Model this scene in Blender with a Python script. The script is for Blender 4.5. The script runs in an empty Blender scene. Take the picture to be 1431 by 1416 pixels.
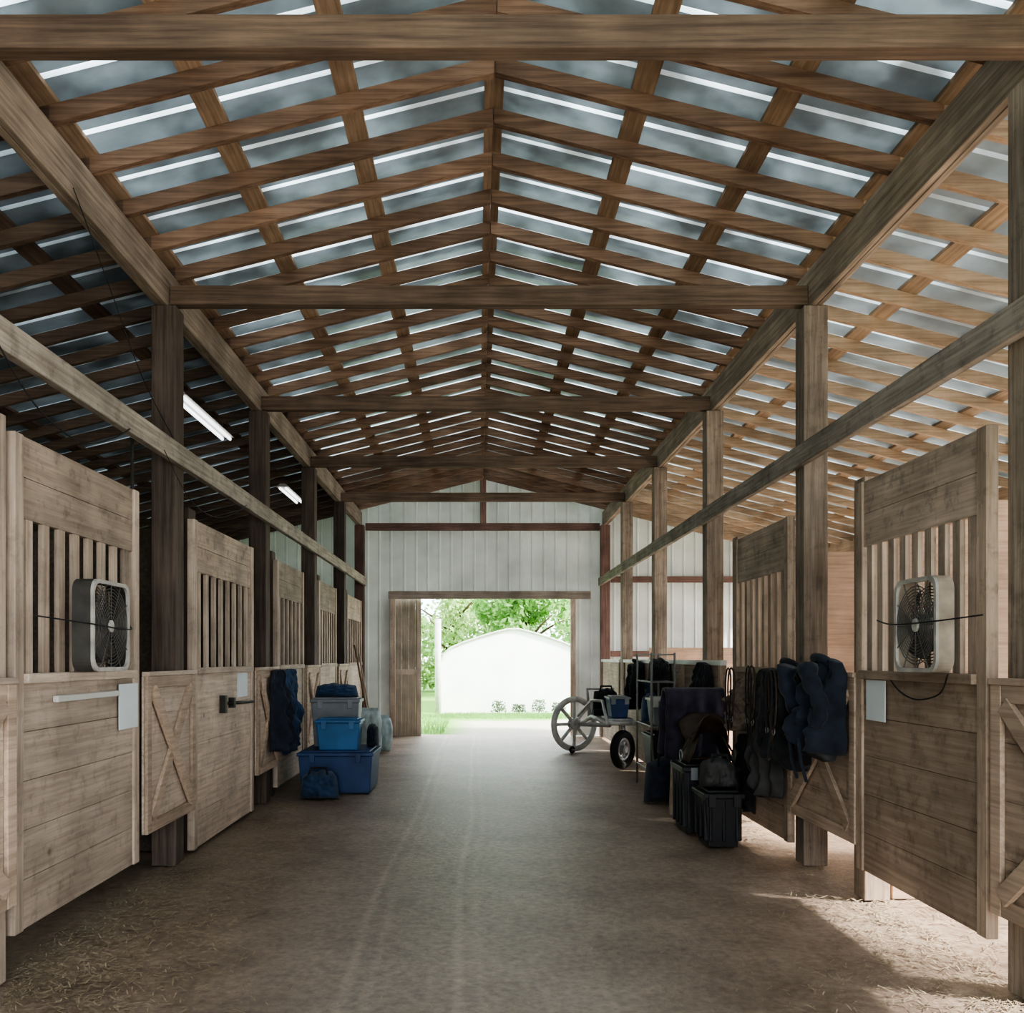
import bpy, bmesh, math, random
from mathutils import Vector, Matrix, noise
random.seed(7)
R = math.radians
scene = bpy.context.scene
col = scene.collection
HC = 1.52
# ------------------------------------------------------------------ materials
def new_mat(name):
    m = bpy.data.materials.new(name); m.use_nodes = True
    nt = m.node_tree; b = nt.nodes['Principled BSDF']
    return m, nt, b
def N(nt, t, **kw):
    n = nt.nodes.new(t)
    for k, v in kw.items(): setattr(n, k, v)
    return n
def wood(name, ca, cb, grain='y', rough=.75, var=.35, sc=1.0, stain=0):
    m, nt, b = new_mat(name); L = nt.links.new
    tc = N(nt, 'ShaderNodeTexCoord'); mp = N(nt, 'ShaderNodeMapping')
    s = {'x': (1.6, 42, 42), 'y': (42, 1.6, 42), 'z': (42, 42, 1.6)}[grain]
    mp.inputs['Scale'].default_value = tuple(v*sc for v in s)
    oi = N(nt, 'ShaderNodeObjectInfo')
    add = N(nt, 'ShaderNodeVectorMath', operation='MULTIPLY_ADD')
    cmb = N(nt, 'ShaderNodeCombineXYZ')
    for i in range(3): L(oi.outputs['Random'], cmb.inputs[i])
    L(cmb.outputs[0], add.inputs[0]); add.inputs[1].default_value = (37, 53, 71)
    L(tc.outputs['Object'], add.inputs[2]); L(add.outputs[0], mp.inputs['Vector'])
    n1 = N(nt, 'ShaderNodeTexNoise'); n1.inputs['Scale'].default_value = 1; n1.inputs['Detail'].default_value = 7; n1.inputs['Roughness'].default_value = .65
    L(mp.outputs[0], n1.inputs['Vector'])
    n2 = N(nt, 'ShaderNodeTexNoise'); n2.inputs['Scale'].default_value = 2.3; n2.inputs['Detail'].default_value = 4
    L(add.outputs[0], n2.inputs['Vector'])
    r = N(nt, 'ShaderNodeValToRGB'); r.color_ramp.elements[0].position = .36; r.color_ramp.elements[1].position = .62
    r.color_ramp.elements[0].color = (*cb, 1); r.color_ramp.elements[1].color = (*ca, 1)
    L(n1.outputs['Fac'], r.inputs['Fac'])
    mr = N(nt, 'ShaderNodeMapRange'); mr.inputs['From Min'].default_value = .3; mr.inputs['From Max'].default_value = .7
    mr.inputs['To Min'].default_value = 1-var; mr.inputs['To Max'].default_value = 1+var*.4
    L(n2.outputs['Fac'], mr.inputs['Value'])
    mr2 = N(nt, 'ShaderNodeMapRange'); mr2.inputs['To Min'].default_value = .78; mr2.inputs['To Max'].default_value = 1.14
    L(oi.outputs['Random'], mr2.inputs['Value'])
    mu = N(nt, 'ShaderNodeMath', operation='MULTIPLY'); L(mr.outputs[0], mu.inputs[0]); L(mr2.outputs[0], mu.inputs[1])
    if stain:
        n3 = N(nt, 'ShaderNodeTexNoise'); n3.inputs['Scale'].default_value = 9; n3.inputs['Detail'].default_value = 7; n3.inputs['Roughness'].default_value = .72
        L(add.outputs[0], n3.inputs['Vector'])
        m3 = N(nt, 'ShaderNodeMapRange'); m3.inputs['From Min'].default_value = .36; m3.inputs['From Max'].default_value = .48; m3.inputs['To Min'].default_value = 1-stain; m3.inputs['To Max'].default_value = 1
        L(n3.outputs['Fac'], m3.inputs['Value'])
        mu2 = N(nt, 'ShaderNodeMath', operation='MULTIPLY'); L(mu.outputs[0], mu2.inputs[0]); L(m3.outputs[0], mu2.inputs[1]); mu = mu2
        # knots
        vo = N(nt, 'ShaderNodeTexVoronoi'); vo.inputs['Scale'].default_value = 2.6; L(add.outputs[0], vo.inputs['Vector'])
        mk = N(nt, 'ShaderNodeMapRange'); mk.inputs['From Min'].default_value = .03; mk.inputs['From Max'].default_value = .075; mk.inputs['To Min'].default_value = .55; mk.inputs['To Max'].default_value = 1
        L(vo.outputs['Distance'], mk.inputs['Value'])
        mu3 = N(nt, 'ShaderNodeMath', operation='MULTIPLY'); L(mu.outputs[0], mu3.inputs[0]); L(mk.outputs[0], mu3.inputs[1]); mu = mu3
    sm = N(nt, 'ShaderNodeVectorMath', operation='SCALE'); L(r.outputs['Color'], sm.inputs[0]); L(mu.outputs[0], sm.inputs['Scale'])
    L(sm.outputs[0], b.inputs['Base Color']); b.inputs['Roughness'].default_value = rough
    bp = N(nt, 'ShaderNodeBump'); bp.inputs['Strength'].default_value = .3; bp.inputs['Distance'].default_value = .004
    L(n1.outputs['Fac'], bp.inputs['Height']); L(bp.outputs[0], b.inputs['Normal'])
    return m
def plain(name, c, rough=.6, metal=0, nsc=6, var=.25, emit=None, bump=0, sheen=0, trans=0, tvar=0):
    m, nt, b = new_mat(name); L = nt.links.new
    tc = N(nt, 'ShaderNodeTexCoord'); n = N(nt, 'ShaderNodeTexNoise')
    n.inputs['Scale'].default_value = nsc; n.inputs['Detail'].default_value = 4
    L(tc.outputs['Object'], n.inputs['Vector'])
    r = N(nt, 'ShaderNodeValToRGB'); r.color_ramp.elements[0].position = .3; r.color_ramp.elements[1].position = .7
    r.color_ramp.elements[0].color = (*[v*(1-var) for v in c], 1); r.color_ramp.elements[1].color = (*[min(1, v*(1+var*.5)) for v in c], 1)
    L(n.outputs['Fac'], r.inputs['Fac']); L(r.outputs['Color'], b.inputs['Base Color'])
    b.inputs['Roughness'].default_value = rough; b.inputs['Metallic'].default_value = metal
    if sheen: b.inputs['Sheen Weight'].default_value = sheen
    if emit: b.inputs['Emission Color'].default_value = (*c, 1); b.inputs['Emission Strength'].default_value = emit
    if bump:
        bp = N(nt, 'ShaderNodeBump'); bp.inputs['Strength'].default_value = bump; bp.inputs['Distance'].default_value = .01
        L(n.outputs['Fac'], bp.inputs['Height']); L(bp.outputs[0], b.inputs['Normal'])
    if trans:
        out = nt.nodes['Material Output']; tr = N(nt, 'ShaderNodeBsdfTranslucent'); L(r.outputs['Color'], tr.inputs[0])
        mx = N(nt, 'ShaderNodeMixShader'); mx.inputs[0].default_value = trans
        if tvar:
            n2 = N(nt, 'ShaderNodeTexNoise'); n2.inputs['Scale'].default_value = 1.5; n2.inputs['Detail'].default_value = 4; L(tc.outputs['Object'], n2.inputs['Vector'])
            q = N(nt, 'ShaderNodeMapRange'); q.inputs['From Min'].default_value = .40; q.inputs['From Max'].default_value = .62
            q.inputs['To Min'].default_value = trans*(1-tvar); q.inputs['To Max'].default_value = trans*(1+tvar)
            L(n2.outputs['Fac'], q.inputs['Value']); L(q.outputs[0], mx.inputs[0])
        L(b.outputs[0], mx.inputs[1]); L(tr.outputs[0], mx.inputs[2]); L(mx.outputs[0], out.inputs[0])
    return m
M = {}
M['rafter'] = wood('rafter_wood', (.40,.265,.185), (.225,.14,.098), 'x')
M['rafter_lit'] = wood('light_tinted_rafter_wood', (.64,.49,.36), (.43,.315,.22), 'x')  # right-wing rafters: warm bounce light put into the wood colour
M['rafter_shaded'] = wood('shade_tinted_rafter_wood', (.26,.19,.145), (.145,.10,.076), 'x')  # left-wing rafters: shade of the wing put into the wood colour
M['purlin'] = wood('purlin_wood', (.54,.40,.285), (.34,.24,.165), 'y')
M['purlin_lit'] = wood('light_tinted_purlin_wood', (.66,.51,.38), (.46,.345,.245), 'y')  # right-wing purlins, lightened to paint in the bounce light
M['purlin_shaded'] = wood('shade_tinted_purlin_wood', (.29,.215,.165), (.17,.12,.09), 'y')  # left-wing purlins, darkened to paint in the wing's shade
M['tie'] = wood('tie_wood', (.255,.18,.132), (.135,.094,.07), 'x')
M['header'] = wood('header_wood', (.52,.42,.335), (.29,.23,.18), 'y')
M['rail'] = wood('rail_wood', (.52,.465,.405), (.31,.265,.225), 'y', stain=.25)
M['post'] = wood('post_wood', (.43,.355,.29), (.25,.20,.16), 'z', stain=.22)
M['shadedpost'] = wood('shade_tinted_post_wood', (.18,.14,.115), (.09,.068,.055), 'z')  # left-side posts: their shade is painted into this darker wood
M['stall_y'] = wood('stall_plank_wood', (.68,.565,.47), (.50,.405,.33), 'y', var=.24, stain=.2)
M['stall_z'] = wood('stall_upright_wood', (.63,.52,.43), (.45,.36,.29), 'z', var=.24, stain=.2)
M['stallr_y'] = wood('browner_stall_plank_wood', (.58,.46,.365), (.41,.315,.245), 'y', var=.28, stain=.25)
M['stallr_z'] = wood('browner_stall_upright_wood', (.54,.43,.34), (.37,.285,.22), 'z', var=.28, stain=.25)
M['brace'] = wood('brace_board_wood', (.61,.48,.38), (.43,.325,.25), 'y', var=.22)
M['slat'] = wood('slat_wood', (.60,.49,.40), (.41,.325,.26), 'z', stain=.15)
M['topboard'] = wood('grimy_top_board_wood', (.56,.455,.37), (.39,.31,.25), 'y', var=.34, stain=.3)
M['part'] = wood('partition_wood', (.76,.56,.43), (.58,.41,.31), 'x')
M['redwood'] = wood('red_brown_wood', (.36,.225,.19), (.23,.145,.125), 'z')
M['redwoodx'] = wood('red_brown_beam_wood', (.36,.225,.19), (.23,.145,.125), 'x')
M['greyx'] = wood('grey_brown_header_board_wood', (.50,.43,.37), (.35,.295,.25), 'x')
M['leaf'] = wood('door_leaf_boards', (.70,.60,.50), (.52,.43,.36), 'z')
M['siding'] = plain('white_metal_siding', (.73,.74,.72), .5, 0, 1.4, .22, trans=.055)  # slight translucency added so the far wall glows from behind
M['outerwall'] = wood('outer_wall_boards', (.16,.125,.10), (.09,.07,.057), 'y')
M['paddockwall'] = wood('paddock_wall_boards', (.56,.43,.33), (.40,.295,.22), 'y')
M['black_plastic'] = plain('black_plastic', (.028,.029,.034), .45, 0, 8, .2)
M['blue_dark'] = plain('mid_blue_plastic', (.045,.09,.22), .5, 0, 4, .3)
M['blue'] = plain('bright_blue_plastic', (.06,.20,.43), .45, 0, 4, .25)
M['grey_plastic'] = plain('grey_plastic', (.26,.28,.30), .5, 0, 4, .25)
M['white_plastic'] = plain('white_plastic', (.62,.61,.58), .45, 0, 5, .15)
M['fan_rim'] = plain('dingy_fan_rim', (.48,.46,.43), .55, 0, 9, .35)
M['fan_shell_dark'] = plain('dark_fan_shell', (.08,.075,.07), .55, 0, 9, .3)
M['fan_shell_tan'] = plain('dusty_beige_fan_shell', (.42,.36,.295), .6, 0, 9, .3)
M['white_sack'] = plain('pale_teal_white_sack', (.50,.60,.62), .7, 0, 10, .25, bump=.4)
M['paper'] = plain('paper', (.75,.81,.83), .8, 0, 3, .05)
M['steel'] = plain('galvanised_steel', (.42,.43,.44), .4, .8, 12, .25)
M['dark_metal'] = plain('dark_iron', (.06,.055,.05), .5, .6, 12, .3)
M['grille'] = plain('fan_grille_wire', (.15,.145,.135), .6, .2, 12, .25)
M['rackwire'] = plain('grey_rack_wire', (.30,.30,.29), .5, .5, 12, .2)
M['fan_dark'] = plain('fan_blade_grey', (.12,.11,.10), .65, 0, 6, .2)
M['navy'] = plain('navy_fabric', (.026,.034,.055), .9, 0, 9, .45, bump=.7, sheen=.12)
M['black_fabric'] = plain('black_fabric', (.026,.027,.031), .9, 0, 9, .45, bump=.7, sheen=.12)
M['plum'] = plain('dark_plum_fabric', (.042,.037,.060), .9, 0, 9, .45, bump=.7, sheen=.15)
M['greyfab'] = plain('charcoal_fabric', (.082,.080,.080), .9, 0, 9, .4, bump=.7)
M['bluefab'] = plain('blue_fabric', (.042,.085,.165), .9, 0, 9, .5, bump=.7, sheen=.15)
M['beige'] = plain('tan_fleece', (.26,.21,.17), .95, 0, 25, .35, bump=.7)
M['leather'] = plain('dark_brown_leather', (.065,.042,.030), .4, 0, 14, .4, bump=.3)
M['rubber'] = plain('black_rubber', (.025,.025,.025), .75, 0, 20, .2)
M['cart_paint'] = plain('pale_grey_cart_paint', (.52,.52,.50), .5, .1, 7, .3)
M['tool_handle'] = wood('tool_handle_wood', (.34,.22,.15), (.22,.14,.09), 'z')
M['tube_on'] = plain('fluorescent_tube', (.95,.97,1), .4, 0, 3, 0, emit=1.0)
M['cord'] = plain('black_cord', (.03,.03,.03), .6, 0, 20, .2)
M['shed'] = plain('white_tarp', (.91,.92,.93), .55, 0, 1.0, .1, bump=.5)
M['bark'] = plain('bark', (.14,.10,.07), .9, 0, 9, .4, bump=.8)
M['pole'] = plain('weathered_pole', (.55,.55,.52), .8, 0, 9, .2)
def leafmat(name, c): return plain(name, c, .6, 0, .8, .4, trans=.4)
M['leaf_a'] = leafmat('leaf_green', (.27,.47,.16)); M['leaf_b'] = leafmat('leaf_pale_green', (.40,.57,.24)); M['leaf_c'] = leafmat('leaf_deep_green', (.18,.38,.13))
M['leaf_d'] = leafmat('leaf_dark_grey_green', (.12,.17,.10))
M['straw'] = plain('straw', (.50,.41,.30), .85, 0, 30, .45)
M['roof'] = plain('blue_grey_roof_sheet', (.34,.425,.475), .36, .35, 3, .35, trans=.056, tvar=.6)  # translucency added so the sheets look brighter from below
M['roof_rib'] = plain('glint_roof_sheet_rib', (.80,.87,.90), .35, .1, 3, .08, trans=.28, tvar=.88)  # pale, light-passing ribs paint in the white glints on the sheets
M['roof_shaded'] = plain('shade_tinted_roof_sheet', (.24,.29,.32), .4, .4, 3, .3, trans=.028, tvar=.7)  # left-wing sheets, darker and less translucent to paint in shade
M['roof_shaded_rib'] = plain('shade_tinted_roof_sheet_rib', (.44,.5,.53), .4, .2, 3, .2, trans=.085, tvar=.9)  # left-wing ribs: shade and fainter glints put into the colour
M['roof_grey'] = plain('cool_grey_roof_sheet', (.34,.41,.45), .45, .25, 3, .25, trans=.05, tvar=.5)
M['roof_grey_rib'] = plain('cool_grey_roof_sheet_rib', (.62,.68,.70), .45, .15, 3, .15, trans=.17, tvar=.85)  # right-wing ribs, paler than their sheets as painted glints
def dirt():
    m, nt, b = new_mat('packed_dirt'); L = nt.links.new
    tc = N(nt, 'ShaderNodeTexCoord')
    n1 = N(nt, 'ShaderNodeTexNoise'); n1.inputs['Scale'].default_value = 1.1; n1.inputs['Detail'].default_value = 10; n1.inputs['Roughness'].default_value = .72
    n2 = N(nt, 'ShaderNodeTexNoise'); n2.inputs['Scale'].default_value = 20; n2.inputs['Detail'].default_value = 8; n2.inputs['Roughness'].default_value = .72
    L(tc.outputs['Object'], n1.inputs['Vector']); L(tc.outputs['Object'], n2.inputs['Vector'])
    r = N(nt, 'ShaderNodeValToRGB'); r.color_ramp.elements[0].position = .34; r.color_ramp.elements[1].position = .66
    r.color_ramp.elements[0].color = (.215,.158,.12,1); r.color_ramp.elements[1].color = (.46,.365,.29,1)
    L(n1.outputs['Fac'], r.inputs['Fac'])
    mp = N(nt, 'ShaderNodeMapRange'); mp.inputs['From Min'].default_value = .28; mp.inputs['From Max'].default_value = .72; mp.inputs['To Min'].default_value = .66; mp.inputs['To Max'].default_value = 1.34
    L(n2.outputs['Fac'], mp.inputs['Value'])
    sx = N(nt, 'ShaderNodeSeparateXYZ'); L(tc.outputs['Object'], sx.inputs[0])
    n3 = N(nt, 'ShaderNodeTexNoise'); n3.inputs['Scale'].default_value = .25; n3.inputs['Detail'].default_value = 1; L(tc.outputs['Object'], n3.inputs['Vector'])
    wob = N(nt, 'ShaderNodeMath', operation='MULTIPLY_ADD'); L(n3.outputs['Fac'], wob.inputs[0]); wob.inputs[1].default_value = .22; L(sx.outputs['X'], wob.inputs[2])
    tot = mp.outputs[0]
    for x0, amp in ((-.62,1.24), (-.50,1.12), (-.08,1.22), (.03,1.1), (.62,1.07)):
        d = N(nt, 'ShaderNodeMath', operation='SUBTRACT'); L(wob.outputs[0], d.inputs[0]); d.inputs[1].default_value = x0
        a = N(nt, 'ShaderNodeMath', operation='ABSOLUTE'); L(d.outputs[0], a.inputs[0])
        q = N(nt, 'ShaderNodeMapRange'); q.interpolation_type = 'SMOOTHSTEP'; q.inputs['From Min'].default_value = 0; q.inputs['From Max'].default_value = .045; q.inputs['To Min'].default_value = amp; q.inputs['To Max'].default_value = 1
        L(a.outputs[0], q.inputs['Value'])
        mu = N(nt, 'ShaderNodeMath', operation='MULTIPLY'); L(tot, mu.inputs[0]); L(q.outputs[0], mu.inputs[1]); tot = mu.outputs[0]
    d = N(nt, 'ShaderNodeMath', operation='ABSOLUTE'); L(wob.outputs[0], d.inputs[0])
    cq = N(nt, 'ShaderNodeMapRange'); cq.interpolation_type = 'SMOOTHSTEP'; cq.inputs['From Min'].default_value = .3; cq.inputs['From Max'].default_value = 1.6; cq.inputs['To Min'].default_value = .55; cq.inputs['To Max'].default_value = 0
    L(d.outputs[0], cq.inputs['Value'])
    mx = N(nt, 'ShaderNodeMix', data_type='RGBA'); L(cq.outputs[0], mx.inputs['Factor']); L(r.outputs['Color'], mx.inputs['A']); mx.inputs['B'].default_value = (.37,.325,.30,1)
    sm = N(nt, 'ShaderNodeVectorMath', operation='SCALE'); L(mx.outputs['Result'], sm.inputs[0]); L(tot, sm.inputs['Scale'])
    L(sm.outputs[0], b.inputs['Base Color']); b.inputs['Roughness'].default_value = .47; b.inputs['Specular IOR Level'].default_value = .65
    bp = N(nt, 'ShaderNodeBump'); bp.inputs['Strength'].default_value = .4; bp.inputs['Distance'].default_value = .018
    L(n2.outputs['Fac'], bp.inputs['Height']); L(bp.outputs[0], b.inputs['Normal'])
    return m
M['dirt'] = dirt()
def yardmat():
    m, nt, b = new_mat('yard_grass_and_gravel'); L = nt.links.new
    tc = N(nt, 'ShaderNodeTexCoord'); sx = N(nt, 'ShaderNodeSeparateXYZ'); L(tc.outputs['Object'], sx.inputs[0])
    n = N(nt, 'ShaderNodeTexNoise'); n.inputs['Scale'].default_value = .7; n.inputs['Detail'].default_value = 6; L(tc.outputs['Object'], n.inputs['Vector'])
    a = N(nt, 'ShaderNodeMath', operation='MULTIPLY_ADD'); L(n.outputs['Fac'], a.inputs[0]); a.inputs[1].default_value = 1.2; L(sx.outputs['X'], a.inputs[2])
    mr = N(nt, 'ShaderNodeMapRange'); mr.inputs['From Min'].default_value = -.1; mr.inputs['From Max'].default_value = .5; L(a.outputs[0], mr.inputs['Value'])
    ay = N(nt, 'ShaderNodeMath', operation='MULTIPLY_ADD'); L(n.outputs['Fac'], ay.inputs[0]); ay.inputs[1].default_value = 2.0; L(sx.outputs['Y'], ay.inputs[2])
    my = N(nt, 'ShaderNodeMapRange'); my.inputs['From Min'].default_value = 22.9; my.inputs['From Max'].default_value = 23.7; my.inputs['To Min'].default_value = 1; my.inputs['To Max'].default_value = 0; L(ay.outputs[0], my.inputs['Value'])
    fm = N(nt, 'ShaderNodeMath', operation='MULTIPLY'); L(mr.outputs[0], fm.inputs[0]); L(my.outputs[0], fm.inputs[1])
    n2 = N(nt, 'ShaderNodeTexNoise'); n2.inputs['Scale'].default_value = 12; n2.inputs['Detail'].default_value = 5; L(tc.outputs['Object'], n2.inputs['Vector'])
    g = N(nt, 'ShaderNodeValToRGB'); g.color_ramp.elements[0].color = (.10,.26,.04,1); g.color_ramp.elements[1].color = (.24,.42,.09,1); L(n2.outputs['Fac'], g.inputs['Fac'])
    d = N(nt, 'ShaderNodeValToRGB'); d.color_ramp.elements[0].color = (.34,.31,.27,1); d.color_ramp.elements[1].color = (.56,.52,.46,1); L(n2.outputs['Fac'], d.inputs['Fac'])
    mx = N(nt, 'ShaderNodeMix', data_type='RGBA'); L(fm.outputs[0], mx.inputs['Factor']); L(g.outputs[0], mx.inputs['A']); L(d.outputs[0], mx.inputs['B'])
    L(mx.outputs['Result'], b.inputs['Base Color']); b.inputs['Roughness'].default_value = .95
    return m
M['yard'] = yardmat()
# ------------------------------------------------------------------ geometry helpers
def wloc(o):
    v = Vector((0,0,0))
    while o: v += o.location; o = o.parent
    return v
def tag(o, label=None, cat=None, group=None, kind=None):
    if label: o['label'] = label
    if cat: o['category'] = cat
    if group: o['group'] = group
    if kind: o['kind'] = kind
    return o
def thing(name, label, cat, loc, group=None):
    o = bpy.data.objects.new(name, None); col.objects.link(o); o.location = loc
    o.empty_display_size = .1
    return tag(o, label, cat, group)
class MB:
    def __init__(s): s.v = []; s.f = []; s.mi = {}
    def hexa(s, p, mi=0):
        b = len(s.v); s.v += [tuple(q) for q in p]
        for f in ((3,2,1,0),(4,5,6,7),(0,1,5,4),(1,2,6,5),(2,3,7,6),(3,0,4,7)):
            if mi: s.mi[len(s.f)] = mi
            s.f.append(tuple(b+i for i in f))
        return s
    def box(s, x0,x1,y0,y1,z0,z1):
        x0,x1 = sorted((x0,x1)); y0,y1 = sorted((y0,y1)); z0,z1 = sorted((z0,z1))
        return s.hexa([(x0,y0,z0),(x1,y0,z0),(x1,y1,z0),(x0,y1,z0),(x0,y0,z1),(x1,y0,z1),(x1,y1,z1),(x0,y1,z1)])
    def taper(s, x0,x1,y0,y1,z0,z1,t):
        return s.hexa([(x0+t,y0+t,z0),(x1-t,y0+t,z0),(x1-t,y1-t,z0),(x0+t,y1-t,z0),(x0,y0,z1),(x1,y0,z1),(x1,y1,z1),(x0,y1,z1)])
    def bar(s, p, q, w, h, up=(0,0,1)):
        p = Vector(p); q = Vector(q); d = (q-p).normalized(); up = Vector(up)
        a = d.cross(up); a.normalize(); c = a.cross(d); a *= w/2; c *= h/2
        return s.hexa([p-a-c, p+a-c, q+a-c, q-a-c, p-a+c, p+a+c, q+a+c, q-a+c])
    def tube(s, pts, r, n=8, close=False):
        pts = [Vector(p) for p in pts]; k = len(pts); b = len(s.v)
        rs = r if isinstance(r, (list, tuple)) else [r]*k
        prev = None
        for i, p in enumerate(pts):
            if close: d = pts[(i+1) % k]-pts[i-1]
            else: d = pts[min(i+1,k-1)]-pts[max(i-1,0)]
            d.normalize()
            if prev is None:
                a = d.cross(Vector((0,0,1)))
                if a.length < .05: a = d.cross(Vector((1,0,0)))
            else: a = prev-d*prev.dot(d)
            a.normalize(); prev = a; c = d.cross(a)
            for j in range(n):
                t = 2*math.pi*j/n; s.v.append(tuple(p+(a*math.cos(t)+c*math.sin(t))*rs[i]))
        for i in range(k if close else k-1):
            for j in range(n):
                i2 = (i+1) % k
                s.f.append((b+i*n+j, b+i*n+(j+1)%n, b+i2*n+(j+1)%n, b+i2*n+j))
        if not close:
            s.f.append(tuple(b+j for j in range(n))[::-1]); s.f.append(tuple(b+(k-1)*n+j for j in range(n)))
        return s
    def disc_stack(s, c, axis, prof, n=24):
        ax = Vector(axis).normalized(); a = ax.cross(Vector((0,0,1)))
        if a.length < .05: a = ax.cross(Vector((1,0,0)))
        a.normalize(); d = ax.cross(a); b = len(s.v); c = Vector(c)
        for (l, r) in prof:
            for j in range(n):
                t = 2*math.pi*j/n; s.v.append(tuple(c+ax*l+(a*math.cos(t)+d*math.sin(t))*r))
        for i in range(len(prof)-1):
            for j in range(n): s.f.append((b+i*n+j, b+i*n+(j+1)%n, b+(i+1)*n+(j+1)%n, b+(i+1)*n+j))
        s.f.append(tuple(b+j for j in range(n))[::-1]); s.f.append(tuple(b+(len(prof)-1)*n+j for j in range(n)))
        return s
    def grid_solid(s, fn_front, fn_back, nu, nv):
        b = len(s.v)
        for fn in (fn_front, fn_back):
            for j in range(nv+1):
                for i in range(nu+1): s.v.append(tuple(fn(i/nu*2-1, j/nv)))
        w = nu+1; off = w*(nv+1)
        for j in range(nv):
            for i in range(nu):
                q = (b+j*w+i, b+j*w+i+1, b+(j+1)*w+i+1, b+(j+1)*w+i)
                s.f.append(q); s.f.append(tuple(k+off for k in q[::-1]))
        ring = [i for i in range(w)] + [j*w+nu for j in range(1,nv+1)] + [nv*w+i for i in range(nu-1,-1,-1)] + [j*w for j in range(nv-1,0,-1)]
        for k in range(len(ring)):
            a_, c_ = ring[k], ring[(k+1) % len(ring)]
            s.f.append((b+a_, b+a_+off, b+c_+off, b+c_))
        return s
    def build(s, name, mat, parent=None, bevel=0, smooth=False, seg=1, mats=()):
        me = bpy.data.meshes.new(name)
        if parent is not None: base = wloc(parent)
        else:
            xs = [p[0] for p in s.v]; ys = [p[1] for p in s.v]; zs = [p[2] for p in s.v]
            base = Vector(((min(xs)+max(xs))/2, (min(ys)+max(ys))/2, min(zs)))
        me.from_pydata([(p[0]-base.x, p[1]-base.y, p[2]-base.z) for p in s.v], [], s.f)
        me.materials.append(mat)
        for q in mats: me.materials.append(q)
        for k, v in s.mi.items(): me.polygons[k].material_index = v
        if smooth:
            for p in me.polygons: p.use_smooth = True
        o = bpy.data.objects.new(name, me); col.objects.link(o)
        if parent is not None: o.parent = parent
        else: o.location = base
        if bevel:
            md = o.modifiers.new('bevel', 'BEVEL'); md.width = bevel; md.segments = seg; md.limit_method = 'ANGLE'
        bm = bmesh.new(); bm.from_mesh(me); bmesh.ops.recalc_face_normals(bm, faces=bm.faces); bm.to_mesh(me); bm.free()
        return o
def struct(o): o['kind'] = 'structure'; return o
ORD = ['first','second','third','fourth','fifth','sixth','seventh','eighth','ninth','tenth']
# ------------------------------------------------------------------ barn shell
YB, YF = -3.0, 17.57
XC, SL = .1, .25
RZ = 4.99
XLW, XRW = -6.0, 6.2
RD = .10                        # rafter depth
PT = .028                       # purlin thickness
def roofz(x): return RZ - SL*abs(x-XC)
mb = MB(); nx, ny = 60, 104
for j in range(ny+1):
    for i in range(nx+1):
        x = XLW+(XRW-XLW)*i/nx; y = YB+(YF+.4-YB)*j/ny
        z = .010*noise.noise(Vector((x*.7, y*.5, 0)))-.012
        mb.v.append((x,y,z))
for j in range(ny):
    for i in range(nx):
        a = j*(nx+1)+i; mb.f.append((a,a+1,a+nx+2,a+nx+1))
struct(mb.build('floor', M['dirt'], smooth=True))
mb = MB()
x0,x1,y0,y1 = -60,60,-60,60
mb.v += [(x0,y0,0),(x1,y0,0),(x1,y1,0),(x0,y1,0)]; mb.f.append((0,1,2,3))
o = struct(mb.build('yard_ground', M['yard']))
o.data.transform(Matrix.Translation((0,30,0))); o.location = (0,0,-.03)
mb = MB()
prof = []
y = YB-.3
while y < YF+.3:
    prof += [(y,0),(y+.158,0),(y+.169,.022),(y+.191,.022),(y+.202,0)]; y += .25
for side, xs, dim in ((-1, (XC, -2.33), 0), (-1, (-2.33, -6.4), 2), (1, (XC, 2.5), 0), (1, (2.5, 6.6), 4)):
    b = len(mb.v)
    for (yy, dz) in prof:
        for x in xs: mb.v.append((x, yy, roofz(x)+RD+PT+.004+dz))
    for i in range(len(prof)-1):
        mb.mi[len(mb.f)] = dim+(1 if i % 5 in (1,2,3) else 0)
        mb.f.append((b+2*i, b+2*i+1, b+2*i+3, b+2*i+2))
struct(mb.build('ceiling', M['roof'], mats=(M['roof_rib'], M['roof_shaded'], M['roof_shaded_rib'], M['roof_grey'], M['roof_grey_rib'])))
DX0, DX1, DZ = -1.62, 1.81, 2.68
mb = MB()
def siding(x0,x1,zb,zt,yw=YF):
    x = x0; pr = []
    while x < x1-.001:
        for (dx, d) in ((0,0),(.15,0),(.165,-.02),(.19,-.02),(.205,0)):
            if x+dx < x1: pr.append((x+dx, d))
        x += .2285
    pr.append((x1, 0)); b = len(mb.v)
    for (xx, d) in pr: mb.v.append((xx, yw+d, zb)); mb.v.append((xx, yw+d, zt(xx)))
    for i in range(len(pr)-1): mb.f.append((b+2*i,b+2*i+2,b+2*i+3,b+2*i+1))
top = lambda x: roofz(x)+RD+.03
siding(XLW, DX0, 0, top); siding(DX0, DX1, DZ, top); siding(DX1, XRW, 0, top)
struct(mb.build('wall_back', M['siding']))
mb = MB()
siding(XLW, -1.9, 0, top, YB); siding(-1.9, 2.1, 3.0, top, YB); siding(2.1, XRW, 0, top, YB)
struct(mb.build('unseen_wall_front', M['siding']))  # unseen end wall, added to cut the sky light from behind
mb = MB()
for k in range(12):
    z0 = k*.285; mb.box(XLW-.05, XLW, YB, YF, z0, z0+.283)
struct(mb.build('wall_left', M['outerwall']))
mb = MB()
mb.box(XRW, XRW+.05, YB, YF, 2.90, roofz(XRW)+.08)
for k in range(8):
    yy = YB+k*2.92; mb.box(XRW, XRW+.14, yy, yy+.14, 0, 2.90)
for k in range(3): mb.box(XRW, XRW+.04, YB, YF, k*.29, k*.29+.29)
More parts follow.
